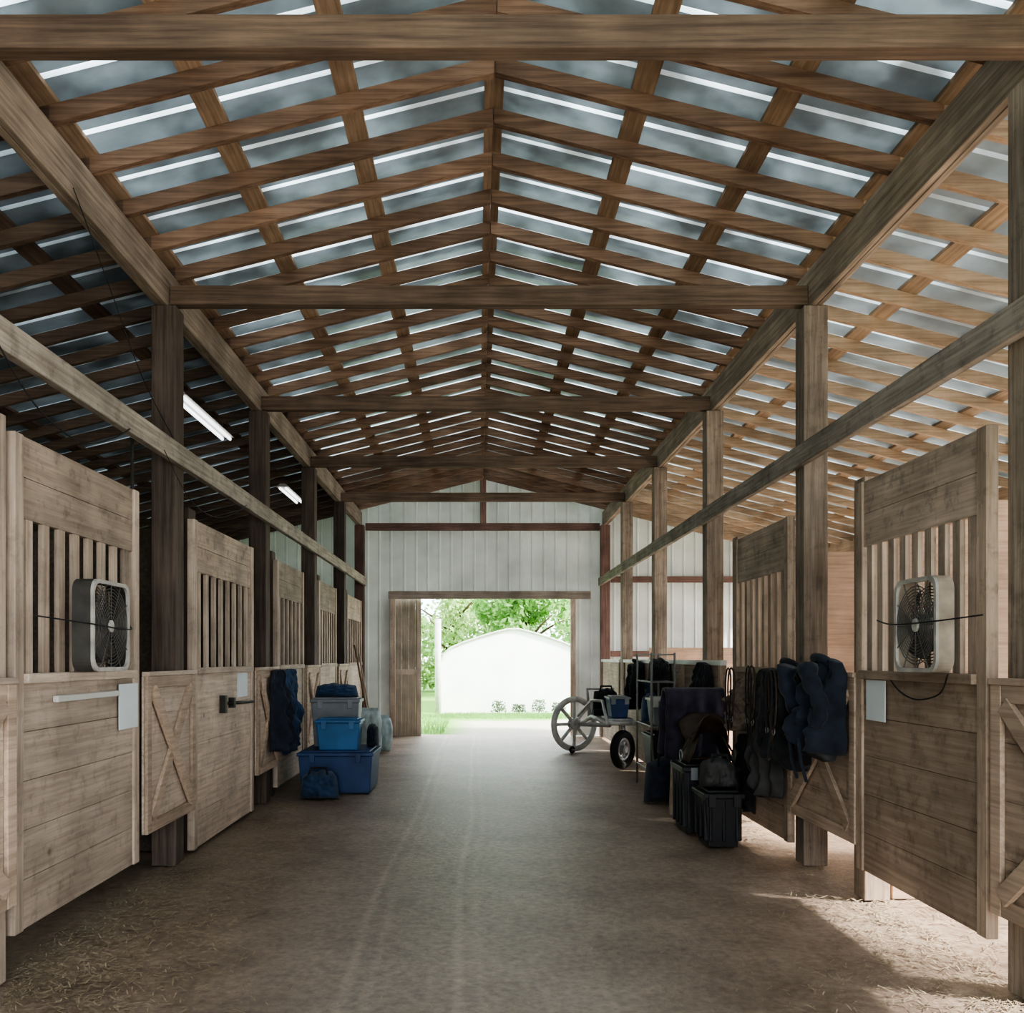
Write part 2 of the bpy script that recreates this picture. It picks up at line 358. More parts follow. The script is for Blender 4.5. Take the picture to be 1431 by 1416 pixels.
struct(mb.build('wall_right', M['paddockwall']))
# ------------------------------------------------------------------ timber frame
TIES = [3.85, 6.62, 9.40, 12.17, 14.85]
tl = ['nearest crossbeam, spanning the top of the photo above the aisle',
      'crossbeam joining the two posts nearest the camera, second from the camera',
      'crossbeam across the aisle, third from the camera',
      'crossbeam across the aisle, fourth from the camera',
      'crossbeam across the aisle, last one before the far gable wall']
for yy, l in zip(TIES, tl):
    o = MB().box(-2.268, 2.428, yy-.045, yy+.045, 4.12, 4.262).build('tie_beam', M['tie'], bevel=.004)
    tag(o, 'brown wooden '+l, 'beam', 'crossbeams over the aisle')
HB = 4.10
for xa, xb, s in ((-2.36,-2.27,'left'), (2.43,2.52,'right')):
    mb = MB(); zt = roofz(xa if s == 'left' else xb)-.004
    mb.box(xa, (xa+xb)/2-.001, 1.2, YF-.06, HB, zt)
    mb.box((xa+xb)/2+.001, xb, 1.2, YF-.06, HB, zt)
    o = mb.build('header_beam', M['header'], bevel=.004)
    tag(o, f'long doubled timber header on top of the {s} row of posts', 'beam')
for (xa, xb, s) in ((-2.387,-2.206,'left'), (2.38,2.556,'right')):
    for i, yy in enumerate(TIES[1:]+[17.38]):
        last = i == 4
        o = MB().box(xa, xb, yy-.09, yy+.09, 0, HB).build('post', M['redwood'] if last else M['shadedpost'] if s == 'left' else M['post'], bevel=.006)
        where = ['nearest the camera, under the second crossbeam','second from the camera, under the third crossbeam','third from the camera, under the fourth crossbeam','fourth from the camera, under the last crossbeam','against the far gable wall'][i]
        tag(o, f'square wooden post of the {s} row, {where}' + (', reddish' if last else ''), 'post', 'posts along the aisle')
o = MB().box(2.42, 2.60, 3.92, 4.09, 0, HB).build('post', M['post'], bevel=.006)
tag(o, 'wooden post at the right edge of the photo beside the right fan door', 'post')
for (xa, xb, s) in ((-2.204,-2.15,'left'), (2.325,2.378,'right')):
    o = MB().box(xa, xb, 2.2, 17.3, 2.92, 3.07).build('door_rail', M['rail'], bevel=.004)
    tag(o, f'long weathered board carrying the sliding stall doors along the {s} side', 'rail')
def rafter(side, yy):
    xm = XC+side*2.4; t = .024; mb = MB()
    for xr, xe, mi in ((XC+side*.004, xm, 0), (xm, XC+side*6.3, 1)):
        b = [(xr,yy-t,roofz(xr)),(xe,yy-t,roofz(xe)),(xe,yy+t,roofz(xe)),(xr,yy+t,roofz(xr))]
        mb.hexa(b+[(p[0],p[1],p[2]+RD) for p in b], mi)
    return mb.build('rafter', M['rafter'], mats=(M['rafter_lit' if side > 0 else 'rafter_shaded'],))
allY = []
yy = 2.82
while yy < 17.45:
    allY.append(yy); yy += .50
for side, s in ((-1,'left'), (1,'right')):
    for yy in allY:
        o = rafter(side, yy)
        n = sum(1 for t in TIES if t < yy)
        if n == 0:
            c = len([q for q in allY if yy <= q < TIES[0]])
            l = f'{ORD[c-1]} on the camera side of the nearest crossbeam'
        else:
            c = len([q for q in allY if TIES[n-1] < q <= yy])
            l = f'{ORD[c-1]} beyond the {ORD[n-1]} crossbeam from the camera'
        tag(o, f'brown rafter on the {s} roof slope, {l}', 'rafter', f'rafters of the {s} roof slope')
px_ = [.0306, .875, 1.645, 2.42, 3.17, 3.94, 4.71, 5.48]
for side, s in ((-1,'left'), (1,'right')):
    for i, d in enumerate(px_):
        hw = .030 if i == 0 else .064
        x0 = XC+side*(d-hw); x1 = XC+side*(d+hw)
        mb = MB(); b = [(x0,1.0,roofz(x0)+RD+.001),(x1,1.0,roofz(x1)+RD+.001),(x1,YF-.04,roofz(x1)+RD+.001),(x0,YF-.04,roofz(x0)+RD+.001)]
        mb.hexa(b+[(p[0],p[1],p[2]+PT) for p in b])
        o = mb.build('purlin', M['purlin'] if i < 4 else M['purlin_lit'] if side > 0 else M['purlin_shaded'])
        tag(o, f'wooden purlin under the {s} roof sheets, ' + ('closest to the ridge' if i == 0 else f'{ORD[i]} from the ridge'), 'purlin', f'purlins of the {s} roof slope')
def tagged(mb, name, mat, label, cat, group=None, bevel=.004): return tag(mb.build(name, mat, bevel=bevel), label, cat, group)
tagged(MB().box(-2.2, 2.38, YF-.10, YF-.025, 4.02, 4.16), 'wall_girt', M['redwoodx'], 'reddish beam across the far wall between the end posts', 'beam')
tagged(MB().box(-1.75, 2.2, YF-.11, YF-.025, DZ, DZ+.15), 'door_header', M['greyx'], 'grey-brown track board over the far doorway', 'beam')
tagged(MB().box(.04, .16, YF-.10, YF-.025, 4.16, roofz(.1)+.05), 'king_post', M['redwood'], 'short upright post in the gable above the far doorway', 'post')
tagged(MB().box(DX1, DX1+.10, YF-.10, YF-.025, 0, DZ), 'door_jamb', M['stall_z'], 'wooden jamb on the right of the far doorway', 'jamb')
tagged(MB().box(DX0-.10, DX0, YF-.10, YF-.025, 0, DZ), 'door_jamb', M['stall_z'], 'wooden jamb on the left of the far doorway', 'jamb')
tagged(MB().box(2.6, 6.1, YF-.10, YF-.025, 3.0, 3.12), 'wall_girt', M['redwoodx'], 'upper beam on the far wall of the right stalls', 'beam')
tagged(MB().box(2.6, 6.1, YF-.10, YF-.025, 1.55, 1.66), 'wall_girt', M['redwoodx'], 'lower beam on the far wall of the right stalls', 'beam')
mb = MB(); x = -1.9
while x < -1.12: mb.box(x, min(x+.131, -1.12), YF+.08, YF+.095, -.02, 2.72); x += .133
leaf = struct(mb.build('door_1', M['leaf']))
MB().box(-1.2, -1.12, YF+.05, YF+.08, .0, 2.72).build('door_stile', M['leaf'], leaf)
MB().box(-1.9, -1.2, YF+.05, YF+.08, 1.2, 1.3).build('door_crosspiece', M['leaf'], leaf)
# ------------------------------------------------------------------ stalls
def stall_door(label, s, xp, y0, y1, zb=.2, nsl=9, zmid=1.40, zbd=2.2, zt=2.60, hang=False, handle=False, latch=False, det=True):
    fx = lambda d: xp+s*d
    my, mz = (M['stall_y'], M['stall_z']) if s > 0 else (M['stallr_y'], M['stallr_z'])
    t = thing('stall_door', label, 'stall door', (xp, (y0+y1)/2, zb), 'sliding stall doors')
    w = .085; bv = .004 if det else 0
    for a in (y0, y1-w):
        MB().box(fx(-.045), fx(.012), a, a+w, zb, zt).build('stile', mz, t, bevel=bv)
    mb = MB(); n = 5; h = (zmid-zb)/n
    for k in range(n): mb.box(fx(-.035), fx(-.002), y0+w, y1-w, zb+k*h+.0012, zb+(k+1)*h-.0012)
    mb.build('lower_panel', my, t, bevel=bv*.3)
    MB().box(fx(-.05), fx(.035), y0+w, y1-w, zmid-.005, zmid+.045).build('middle_rail', my, t, bevel=bv)
    mb = MB(); mb.box(fx(-.035), fx(-.002), y0+w, y1-w, zbd, (zbd+zt)/2-.0012); mb.box(fx(-.035), fx(-.002), y0+w, y1-w, (zbd+zt)/2+.0012, zt)
    mb.build('top_panel', M['topboard'], t, bevel=bv*.3)
    span = y1-y0-2*w
    for k in range(nsl):
        c = y0+w+span*(k+.5)/nsl
        MB().box(fx(-.032), fx(-.006), c-.034, c+.034, zmid+.04, zbd+.01).build('slat', M['slat'], t)
    if hang:
        MB().box(fx(-.02), fx(-.01), y1-.07, y1-.035, zt-.02, 2.98).build('hanger', M['dark_metal'], t)
    if handle:
        MB().box(fx(.0), fx(.03), y0+.4, y1-.36, 1.29, 1.325).build('handle_bar', M['white_plastic'], t, bevel=.004)
    if latch:
        hd = MB().tube([(fx(.03), y0+.75, 1.13), (fx(.035), y1-.1, 1.10)], .013).build('latch_bar', M['dark_metal'], t, smooth=True)
        MB().box(fx(-.002), fx(.05), y0+.72, y0+.78, 1.05, 1.2).build('latch_plate', M['dark_metal'], hd)
        MB().box(fx(-.002), fx(.05), y0+1.0, y0+1.05, 1.08, 1.17).build('latch_plate', M['dark_metal'], hd)
    return t
def brace_panel(label, s, xp, y0, y1, z0=.36, z1=1.40):
    fx = lambda d: xp+s*d
    my = M['stall_y'] if s > 0 else M['stallr_y']
    t = thing('braced_panel', label, 'stall panel', (xp, (y0+y1)/2, z0), 'braced stall panels')
    mb = MB(); n = 4; h = (z1-z0)/n
    for k in range(n): mb.box(fx(-.030), fx(-.014), y0, y1, z0+k*h+.001, z0+(k+1)*h-.001)
    mb.build('board_panel', my, t)
    for a in (y0, y1-.08): MB().box(fx(-.013), fx(.010), a, a+.08, z0, z1).build('stile', M['brace'], t, bevel=.003)
    for a in (z0, z1-.08): MB().box(fx(-.013), fx(.008), y0+.08, y1-.08, a, a+.08).build('rail', M['brace'], t, bevel=.003)
    for flip, dd in ((0, 0), (1, .010)):
        za, zb_ = (z0+.09, z1-.09) if not flip else (z1-.09, z0+.09)
        MB().bar((fx(.002+dd), y0+.1, za), (fx(.002+dd), y1-.1, zb_), .026, .085, up=(0,0,1)).build('brace', M['brace'], t)
    MB().box(fx(-.030), fx(.02), y0, y1, z1, z1+.03).build('cap', my, t, bevel=.003)
    return t
XL, XLP, XR, XRP = -2.207, -2.174, 2.36, 2.348
brace_panel('braced stall panel at the left edge of the photo, only its end showing', 1, XLP, 3.0, 4.2)
o = MB().box(-2.34, -2.215, 4.08, 4.20, 0, 2.66).build('stall_post', M['stall_z'], bevel=.005); tag(o, 'pale stall post at the left edge of the photo', 'post')
stall_door('large pale plank stall door with the left box fan and a white bar', 1, XL, 4.24, 5.80, zb=.2, nsl=8, handle=True, hang=True)
brace_panel('X-braced panel between the left fan door and the second left door', 1, XLP, 5.86, 6.86)
stall_door('slatted stall door with a long black latch, second on the left', 1, XL, 6.92, 8.76, zb=.03, nsl=8, latch=True)
brace_panel('X-braced panel beside the hanging blue blanket on the left', 1, XLP, 8.82, 9.74)
stall_door('slatted left stall door directly behind the blue bins', 1, XL, 9.80, 11.3, zb=.1, nsl=6)
brace_panel('X-braced panel just beyond the blue bins on the left', 1, XLP, 11.35, 12.3)
stall_door('slatted stall door beyond the blue bins, fourth on the left', 1, XL, 12.35, 13.9, zb=.1, nsl=7, det=False)
brace_panel('X-braced panel by the pale feed sacks on the left', 1, XLP, 13.95, 14.98)
stall_door('left stall door nearest the far gable wall', 1, XL, 15.05, 16.9, zb=.1, nsl=7, det=False)
for i, yy in enumerate((7.0, 9.82, 12.62, 15.3)):
    o = MB().box(-2.47, -2.262, yy, yy+.17, 0, 2.7).build('stall_post', M['shadedpost'], bevel=.005)
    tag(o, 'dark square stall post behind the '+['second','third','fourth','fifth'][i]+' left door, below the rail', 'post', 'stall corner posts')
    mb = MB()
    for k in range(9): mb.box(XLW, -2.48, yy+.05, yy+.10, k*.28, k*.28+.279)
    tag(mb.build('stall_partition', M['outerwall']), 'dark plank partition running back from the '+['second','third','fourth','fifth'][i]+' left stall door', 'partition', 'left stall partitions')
brace_panel('X-braced panel at the right edge of the photo beside the edge post', -1, XRP, 2.9, 4.085)
stall_door('large plank stall door with the right box fan and cord', -1, XR, 4.13, 5.56, zb=.22, nsl=9)
brace_panel('X-braced panel under the dark jackets on the right', -1, XRP, 5.562, 6.77, z0=.36)
stall_door('slatted stall door behind the blankets, second on the right', -1, XR, 6.785, 8.22, zb=.12, nsl=8)
for i, yy in enumerate((5.6, 8.35, 13.6)):
    mb = MB()
    for k in range(6 if i == 2 else 9): mb.box(2.62, XRW, yy+.05, yy+.10, k*.28, k*.28+.28)
    tag(mb.build('stall_partition', M['part']), ['wood partition seen between the slats of the right fan door', 'peach wood partition seen between the right fan door and the nearest post', 'low wood partition near the far end of the right stalls'][i], 'partition')
    if i < 2:
        o = MB().box(2.42, 2.58, yy, yy+.16, 0, 2.66).build('stall_post', M['stallr_z'], bevel=.005)
        tag(o, 'stall post below the right rail at the far side of the '+['fan door','second slatted door'][i], 'post')
for i, (a, b_) in enumerate(((8.55, 10.2), (10.22, 12.0), (12.32, 14.6), (15.0, 17.2))):
    t = thing('half_wall', ['low plank stall front beyond the second right door', 'low plank stall front behind the cart tyre', 'low plank stall front behind the big cart wheel', 'low plank stall front in the far right corner'][i], 'stall front', (2.42,(a+b_)/2,0), 'low right stall fronts')
    inpost = TIES[2]-.1 < b_ and a < TIES[2]+.1
    mb = MB(); xq, xa = (2.34, 2.32) if inpost else (2.385, 2.365)
    for k in range(5): mb.box(xq, xq+.035, a, b_, .03+k*.284, .03+k*.284+.284)
    mb.build('board_panel', M['stallr_y'], t)
    MB().box(xa, 2.378 if inpost else xa+.09, a, b_, 1.45, 1.50).build('cap', M['siding'], t)
    for yq in (a, b_-.08): MB().box(xa-.005, xa+.018, yq, yq+.08, 0.0, 1.45).build('stile', M['stallr_z'], t)
# ------------------------------------------------------------------ box fans
def box_fan(label, s, xb, y0, y1, z0, z1, shell, dep=.115):
    fx = lambda d: xb+s*d
    yc, zc = (y0+y1)/2, (z0+z1)/2; hw = (y1-y0)/2; hz = (z1-z0)/2
    t = thing('box_fan', label, 'fan', (xb, yc, z0))
    def rr(h, g, r, n=6):
        pts = []
        for cx, cz, a0 in ((h-r,g-r,0),(-(h-r),g-r,90),(-(h-r),-(g-r),180),(h-r,-(g-r),270)):
            for k in range(n+1):
                a = R(a0+90*k/n); pts.append((cx+r*math.cos(a), cz+r*math.sin(a)))
        return pts
    def ring(dlo, dhi, o_, i_):
        out = rr(hw-o_, hz-o_, .07); inn = rr(hw-i_, hz-i_, .06); mb = MB(); n = len(out)
        for d in (dlo, dhi):
            for p in out: mb.v.append((fx(d), yc+p[0], zc+p[1]))
            for p in inn: mb.v.append((fx(d), yc+p[0], zc+p[1]))
        for k in range(n):
            j = (k+1) % n
            mb.f += [(k,j,2*n+j,2*n+k), (n+k,3*n+k,3*n+j,n+j), (k,n+k,n+j,j), (2*n+k,2*n+j,3*n+j,3*n+k)]
        return mb
    ring(0, dep-.016, .0, .012).build('housing', M[shell], t)
    ring(dep-.0155, dep, 0, .022).build('front_rim', M['fan_rim'], t)
    for d, nm in ((dep-.008, 'front_grille'), (.008, 'rear_grille')):
        mb = MB(); hm = min(hw, hz)
        for k in range(1, 11):
            r = .04+(hm-.06)*k/10
            mb.tube([(fx(d), yc+r*math.cos(a), zc+r*math.sin(a)) for a in [2*math.pi*q/28 for q in range(28)]], .003, 4, close=True)
        for k in range(12):
            a = 2*math.pi*k/12
            l = min((hw-.022)/max(abs(math.cos(a)),1e-6), (hz-.022)/max(abs(math.sin(a)),1e-6), hm*1.3)
            mb.tube([(fx(d), yc+.04*math.cos(a), zc+.04*math.sin(a)), (fx(d), yc+l*math.cos(a), zc+l*math.sin(a))], .003, 4)
        g = mb.build(nm, M['grille'], t)
        if nm == 'front_grille': MB().disc_stack((fx(d),yc,zc), (s,0,0), [(-.004,.035),(.004,.035),(.008,.028)], 20).build('badge_disc', M['fan_rim'], g)
    q0 = dep*.26
    hub = MB().disc_stack((fx(q0),yc,zc), (s,0,0), [(0,.05),(dep*.42,.05),(dep*.5,.035)], 18).build('hub', M['fan_dark'], t)
    for k in range(5):
        a0 = 2*math.pi*k/5
        def fn(off):
            def f(u, v):
                r = .045+(min(hw,hz)-.09)*v; a = a0+u*(.28+.12*v)
                return (fx(dep*(.48+.22*u)+off), yc+r*math.cos(a), zc+r*math.sin(a))
            return f
        MB().grid_solid(fn(.002), fn(-.002), 4, 4).build('blade', M['fan_dark'], hub, smooth=True)
    return t
box_fan('dark box fan with a pale rim on the left stall door', 1, -2.168, 4.775, 5.275, 1.448, 1.95, 'fan_shell_dark')
box_fan('dusty beige box fan on the right stall door', -1, 2.322, 4.36, 4.80, 1.448, 1.93, 'fan_shell_tan', dep=.09)
def hang_cord(label, pts, r=.006, mat='cord', name='cord', cat='cord'):
    P = [Vector(p) for p in pts]; P = [P[0]]+P+[P[-1]]; out = []
    for i in range(1, len(P)-2):
        for k in range(8):
            t = k/8; a,b,c,d = P[i-1:i+3]
            out.append(.5*((2*b)+(c-a)*t+(2*a-5*b+4*c-d)*t*t+(3*b-a-3*c+d)*t**3))
    out.append(P[-2])
    return tag(MB().tube(out, r, 6).build(name, M[mat], smooth=True), label, cat)
hang_cord('thin black power cord drooping below the left rail', [(-2.14,3.9,2.98),(-2.13,4.3,2.74),(-2.13,4.8,2.68),(-2.12,5.2,2.80),(-2.14,5.5,2.93)], .004)
hang_cord('loose thin wire sagging below the left rail past the nearest post', [(-2.14,6.1,2.94),(-2.13,6.6,2.70),(-2.13,7.2,2.66),(-2.13,7.8,2.78),(-2.145,8.3,2.94)], .003)
hang_cord('thin wire strung from the left header down to the left rail', [(-2.262,5.0,4.15),(-2.22,5.4,3.75),(-2.18,5.8,3.35),(-2.15,6.3,3.075)], .003)
hang_cord('black cord strung across the left fan', [(-2.18,4.40,1.73),(-2.04,4.78,1.70),(-2.045,5.05,1.69),(-2.045,5.27,1.69),(-2.18,5.6,1.72)], .004)
hang_cord('dark cord hanging under the right fan', [(2.29,4.36,1.44),(2.32,4.5,1.34),(2.33,4.75,1.30),(2.33,4.95,1.34),(2.33,5.1,1.43)], .004)
hang_cord('dark cord stretched across the right fan', [(2.33,4.13,1.72),(2.222,4.37,1.70),(2.222,4.79,1.70),(2.32,5.2,1.74)], .004)
def sheet(label, s, xp, y0, y1, z0, z1):
    o = MB().box(xp, xp+s*.004, y0, y1, z0, z1).build('paper_sheet', M['paper']); return tag(o, label, 'paper')
sheet('white paper sheet pinned on the left fan door', 1, -2.194, 5.46, 5.76, 1.08, 1.36)
sheet('white paper sheet pinned on the right fan door', -1, 2.347, 5.15, 5.40, 1.15, 1.39)
sheet('small white paper on the second left door above the latch', 1, -2.208, 8.2, 8.55, 1.16, 1.38)
for i, (ya, yb) in enumerate(((8.78, 10.5), (13.5, 14.8))):
    x = -2.95; zz = roofz(x)-.12
    t = thing('light_fixture', ['white fluorescent light fixture under the left roof, nearer one', 'white fluorescent light fixture under the left roof, smaller farther one'][i], 'light', (x,(ya+yb)/2,zz), 'fluorescent fixtures')
    MB().hexa([(x-.09,ya,zz),(x+.09,ya,zz),(x+.09,yb,zz),(x-.09,yb,zz),(x-.04,ya,zz+.05),(x+.04,ya,zz+.05),(x+.04,yb,zz+.05),(x-.04,yb,zz+.05)]).build('housing', M['white_plastic'], t)
    for dx in (-.045, .045): MB().tube([(x+dx,ya+.02,zz-.02),(x+dx,yb-.02,zz-.02)], .018, 10).build('tube', M['tube_on'], t, smooth=True)
    for yq in (ya+.2, yb-.2):
        yr = min(allY, key=lambda q: abs(q-yq)); MB().tube([(x,yr,zz+.05),(x,yr,roofz(x)-.003)], .005, 6).build('hanger_wire', M['steel'], t)
# ------------------------------------------------------------------ bins and boxes
def tote(name, label, cat, x0,x1,y0,y1,z0,z1, mat, lid, ribs=0, latch=None, group=None):
    t = thing(name, label, cat, ((x0+x1)/2,(y0+y1)/2,z0), group); h = z1-z0; lt = min(.06, h*.14)
    mb = MB().taper(x0+.015,x1-.015,y0+.015,y1-.015,z0,z1-lt,.03)
    for k in range(ribs):
        xx = x0+.06+(x1-x0-.12)*k/(ribs-1); mb.box(xx-.012, xx+.012, y0+.012, y0+.06, z0+.05, z1-lt-.01)
        yy = y0+.06+(y1-y0-.12)*k/(ribs-1); mb.box(x0+.012, x0+.06, yy-.012, yy+.012, z0+.05, z1-lt-.01); mb.box(x1-.06, x1-.012, yy-.012, yy+.012, z0+.05, z1-lt-.01)
    mb.build('body', M[mat], t, bevel=.012, seg=2)
    mb = MB().box(x0,x1,y0,y1,z1-lt,z1-lt*.35); mb.box(x0+.04,x1-.04,y0+.04,y1-.04,z1-lt*.36,z1)
    mb.build('lid', M[lid], t, bevel=.008, seg=2)
    for xx in ((x0+.2*(x1-x0)), (x0+.8*(x1-x0))):
        MB().box(xx-.03, xx+.03, y0-.008, y0+.014, z1-lt-.07, z1-lt*.4).build('latch', M[latch or lid], t, bevel=.003)
    return t
tote('storage_chest', 'large mid-blue plastic chest on the floor at left', 'storage box', -2.03,-1.17,10.0,10.85,0,.48, 'blue_dark','blue_dark', ribs=0)
tote('storage_bin', 'smaller bright blue bin on top of the large blue chest', 'storage box', -1.84,-1.32,10.05,10.42,.48,.84, 'blue','blue', ribs=0)
tote('storage_bin', 'grey tote standing behind the bright blue bin', 'storage box', -1.97,-1.38,10.46,10.82,.48,1.06, 'grey_plastic','grey_plastic')
tote('storage_chest', 'black ribbed plastic chest on the right floor below the saddle', 'storage box', 1.76,2.28,7.7,8.2,0,.60, 'black_plastic','black_plastic', ribs=4, latch='grey_plastic')
tote('storage_bin', 'smaller black box on the floor in front of the black ribbed chest', 'storage box', 1.80,2.13,7.12,7.55,0,.46, 'black_plastic','black_plastic', ribs=3)
def soft_bag(name, label, cat, c, w, d, h, mat, seed, strap=True, group=None):
    x, y, z = c; t = thing(name, label, cat, c, group)
    def f(sgn):
        def g(u, v):
            e = math.sqrt(max(0, 1-abs(u)**4))*math.sqrt(max(0, 1-abs(2*v-1)**4))
            n = .18*noise.noise(Vector((u*2.2+seed, v*3, sgn*2)))+.22*noise.noise(Vector((u*6+seed, v*7, sgn)))
            zz = z+h*(v+.12*noise.noise(Vector((u*2.5+seed, 3, 0)))*v)*(1-.18*u*u*v)
            return (x+u*w/2*(1-.12*v), y+sgn*(d/2*e*(1+n)+.004), zz)
        return g
    MB().grid_solid(f(-1), f(1), 24, 22).build('body', M[mat], t, smooth=True)
    if strap: MB().tube([(x-w*.25,y-d*.35,z+h*.8),(x-w*.2,y-d*.2,z+h*1.12),(x+w*.2,y-d*.2,z+h*1.12),(x+w*.25,y-d*.35,z+h*.8)], .014, 8).build('handle', M['black_fabric'], t, smooth=True)
    return t
def saddle(label, c):
    x, y, z = c; t = thing('saddle', label, 'saddle', c)
    def seat(off):
        def f(u, v):
            q = 2*v-1; w = .13+.05*q if q > 0 else .13+.03*q
            rise = .12*max(0, -q-.25)**1.2*2+.10*max(0, q-.2)**1.2*2
            a = u*1.45
            return (x+(w+off)*math.sin(a), y+q*.23, z+.24+rise+(.10+off)*(math.cos(a)-.6)-.02)
        return f
    MB().grid_solid(seat(.022), seat(0), 16, 18).build('seat', M['leather'], t, smooth=True)
    for sg in (-1, 1):
        def flap(off):
            def f(u, v):
                return (x+sg*(.10+.10*v**.8+off+.015*math.sin(u*3+v*2)), y-.02+u*(.16+.05*v*(1-v)*4*.5), z+.24-.232*v)
            return f
        MB().grid_solid(flap(.010), flap(0), 10, 10).build('flap', M['leather'], t, smooth=True)
        MB().tube([(x+sg*.15,y-.05,z+.22),(x+sg*.215,y-.06,z+.10)], .010, 6).build('stirrup_strap', M['leather'], t, smooth=True)
        MB().tube([(x+sg*.232,y-.06+.05*math.cos(a),z+.06+.05*math.sin(a)) for a in [2*math.pi*k/16 for k in range(16)]], .007, 6, close=True).build('stirrup', M['steel'], t, smooth=True)
    return t
saddle('dark brown saddle resting on the black ribbed chest', (2.02,7.94,.602))
soft_bag('tack_bag', 'charcoal bag lying on the smaller black box at right', 'bag', (1.965,7.34,.462), .30,.30,.24, 'greyfab', 8)
soft_bag('tack_bag', 'soft blue bag on the grey tote at left', 'bag', (-1.68,10.64,1.06), .52,.28,.16, 'bluefab', 5, strap=False)
soft_bag('tack_bag', 'small navy bag on the right end of the large blue chest', 'bag', (-1.25,10.62,.482), .14,.30,.26, 'navy', 51, strap=False)
soft_bag('tack_bag', 'crumpled blue bag on the floor left of the large blue chest', 'bag', (-1.72,9.72,0), .42,.34,.30, 'bluefab', 61)
soft_bag('tack_bag', 'crumpled navy bag on the floor between the wire rack and the saddle rack', 'bag', (2.0,9.45,0), .50,.40,.48, 'navy', 21)
def sack(label, x, y, w, d, h, seed):
    def f(sgn):
        def g(u, v):
            a = 1-.25*abs(2*v-1)**3
            bulge = d/2*math.sqrt(max(0, 1-(abs(u)**3)))*math.sqrt(max(0, 1-(abs(2*v-1)**4)))*.98+.006
            n = .05*noise.noise(Vector((u*3.5+seed, v*5, sgn)))
            return (x+u*w/2*a, y+sgn*(bulge+n), h*v+.002)
        return g
    t = thing('feed_sack', label, 'sack', (x,y,0), 'feed sacks')
    MB().grid_solid(f(-1), f(1), 16, 20).build('body', M['white_sack'], t, smooth=True)
    MB().box(x-w*.34, x+w*.34, y-.008, y+.008, h-.02, h+.045).build('sewn_top', M['white_sack'], t, bevel=.003)
sack('pale feed sack standing on the left floor by the doorway, taller one', -1.70, 14.0, .40, .28, .70, 1)
sack('pale feed sack on the left floor, shorter one nearer the doorway', -1.57, 14.55, .36, .26, .55, 5)
t = thing('pitchfork', 'wood-handled pitchfork leaning at left near the far doorway', 'tool', (-1.95,15.2,0))
MB().tube([(-1.85,15.3,.32),(-2.12,15.35,1.75)], .017).build('handle', M['tool_handle'], t, smooth=True)
mb = MB(); mb.tube([(-1.98,15.24,.30),(-1.72,15.30,.34)], .01)
for k in range(5): mb.tube([(-1.98+.065*k,15.24+.015*k,.30+.01*k),(-1.95+.065*k,15.2+.015*k,.12),(-1.9+.065*k,15.15+.015*k,.0)], .006, 6)
mb.build('fork_head', M['dark_metal'], t, smooth=True)
t = thing('broom', 'wooden broom leaning at left beside the pitchfork', 'broom', (-1.9,16.0,0))
MB().tube([(-1.88,16.0,.2),(-2.13,16.0,1.6)], .014).build('handle', M['stall_z'], t, smooth=True)
MB().hexa([(-2.0,15.82,0),(-1.7,15.82,0),(-1.7,16.18,0),(-2.0,16.18,0),(-1.93,15.9,.24),(-1.83,15.9,.24),(-1.83,16.1,.24),(-1.93,16.1,.24)]).build('bristles', M['straw'], t)
# ------------------------------------------------------------------ hanging fabrics
def hung(name, label, cat, s, xw, yc, w_top, w_bot, ztop, zbot, depth, mat, seed=0, folds=3.5, sleeves=False, straps=False, group=None):
    t = thing(name, label, cat, (xw, yc, zbot), group)
    def front(u, v):
        hw = (w_top+(w_bot-w_top)*min(1, v*1.6))/2
        if v < .12: hw *= .72+.28*v/.12
        hw *= 1+.16*noise.noise(Vector((v*4, seed, math.copysign(3, u))))
        sag = .03*u*u*(1-v)+.14*noise.noise(Vector((u*2+seed, 1, 0)))*v
        env = math.sqrt(max(0, 1-abs(u)**4))*(.45+.55*math.sin(min(1, v*1.3+.15)*math.pi*.62))
        fold = .5+.5*math.sin(u*folds*math.pi+1.2*math.sin(v*3+seed)+seed)
        d = .012+depth*env*(.25+.75*fold*min(1, .3+v))+(.05*noise.noise(Vector((u*3+seed, v*5, seed)))+.06*noise.noise(Vector((u*9+seed, v*9, seed+4))))*env
        return (xw+s*max(d,.008), yc+u*hw, ztop-(ztop-zbot)*v-sag)
    def back(u, v):
        p = front(u, v); return (xw+s*.002, p[1], p[2])
    MB().grid_solid(front, back, 48, 42).build('body', M[mat], t, smooth=True)
    if sleeves:
        for sg in (-1, 1):
            L_ = (ztop-zbot)*.8; pts = []; rs = []
            for k in range(13):
                v = k/12
                pts.append((xw+s*(depth*.75+.03*math.sin(v*5+seed)), yc+sg*(w_top*.34+.12*v**.7*w_top+.03*math.sin(v*6+sg)), ztop-.06-L_*v*(1 if sg > 0 else .8))); rs.append(.062-.020*v+.009*math.sin(v*24+seed))
            MB().tube(pts, rs, 10).build('sleeve', M[mat], t, smooth=True)
        c = [(xw+s*(.065+.035*math.cos(a)), yc+.085*math.sin(a), ztop-.01+.02*math.cos(a)) for a in [2*math.pi*q/14 for q in range(14)]]
        MB().tube(c, .026, 8, close=True).build('collar', M[mat], t, smooth=True)
    if straps:
        for q in (-.2, .15): MB().tube([(xw+s*depth, yc+q*w_bot, zbot+.08),(xw+s*(depth*.9), yc+q*w_bot+.02, zbot-.08),(xw+s*depth*.8, yc+q*w_bot-.01, zbot-.2)], .012, 6).build('strap', M[mat], t, smooth=True)
    return t
hung('horse_blanket', 'crumpled blue horse blanket hanging on the left beside the bins', 'blanket', 1, -2.158, 10.15, .62, .70, 1.40, .52, .10, 'bluefab', 2, 4)
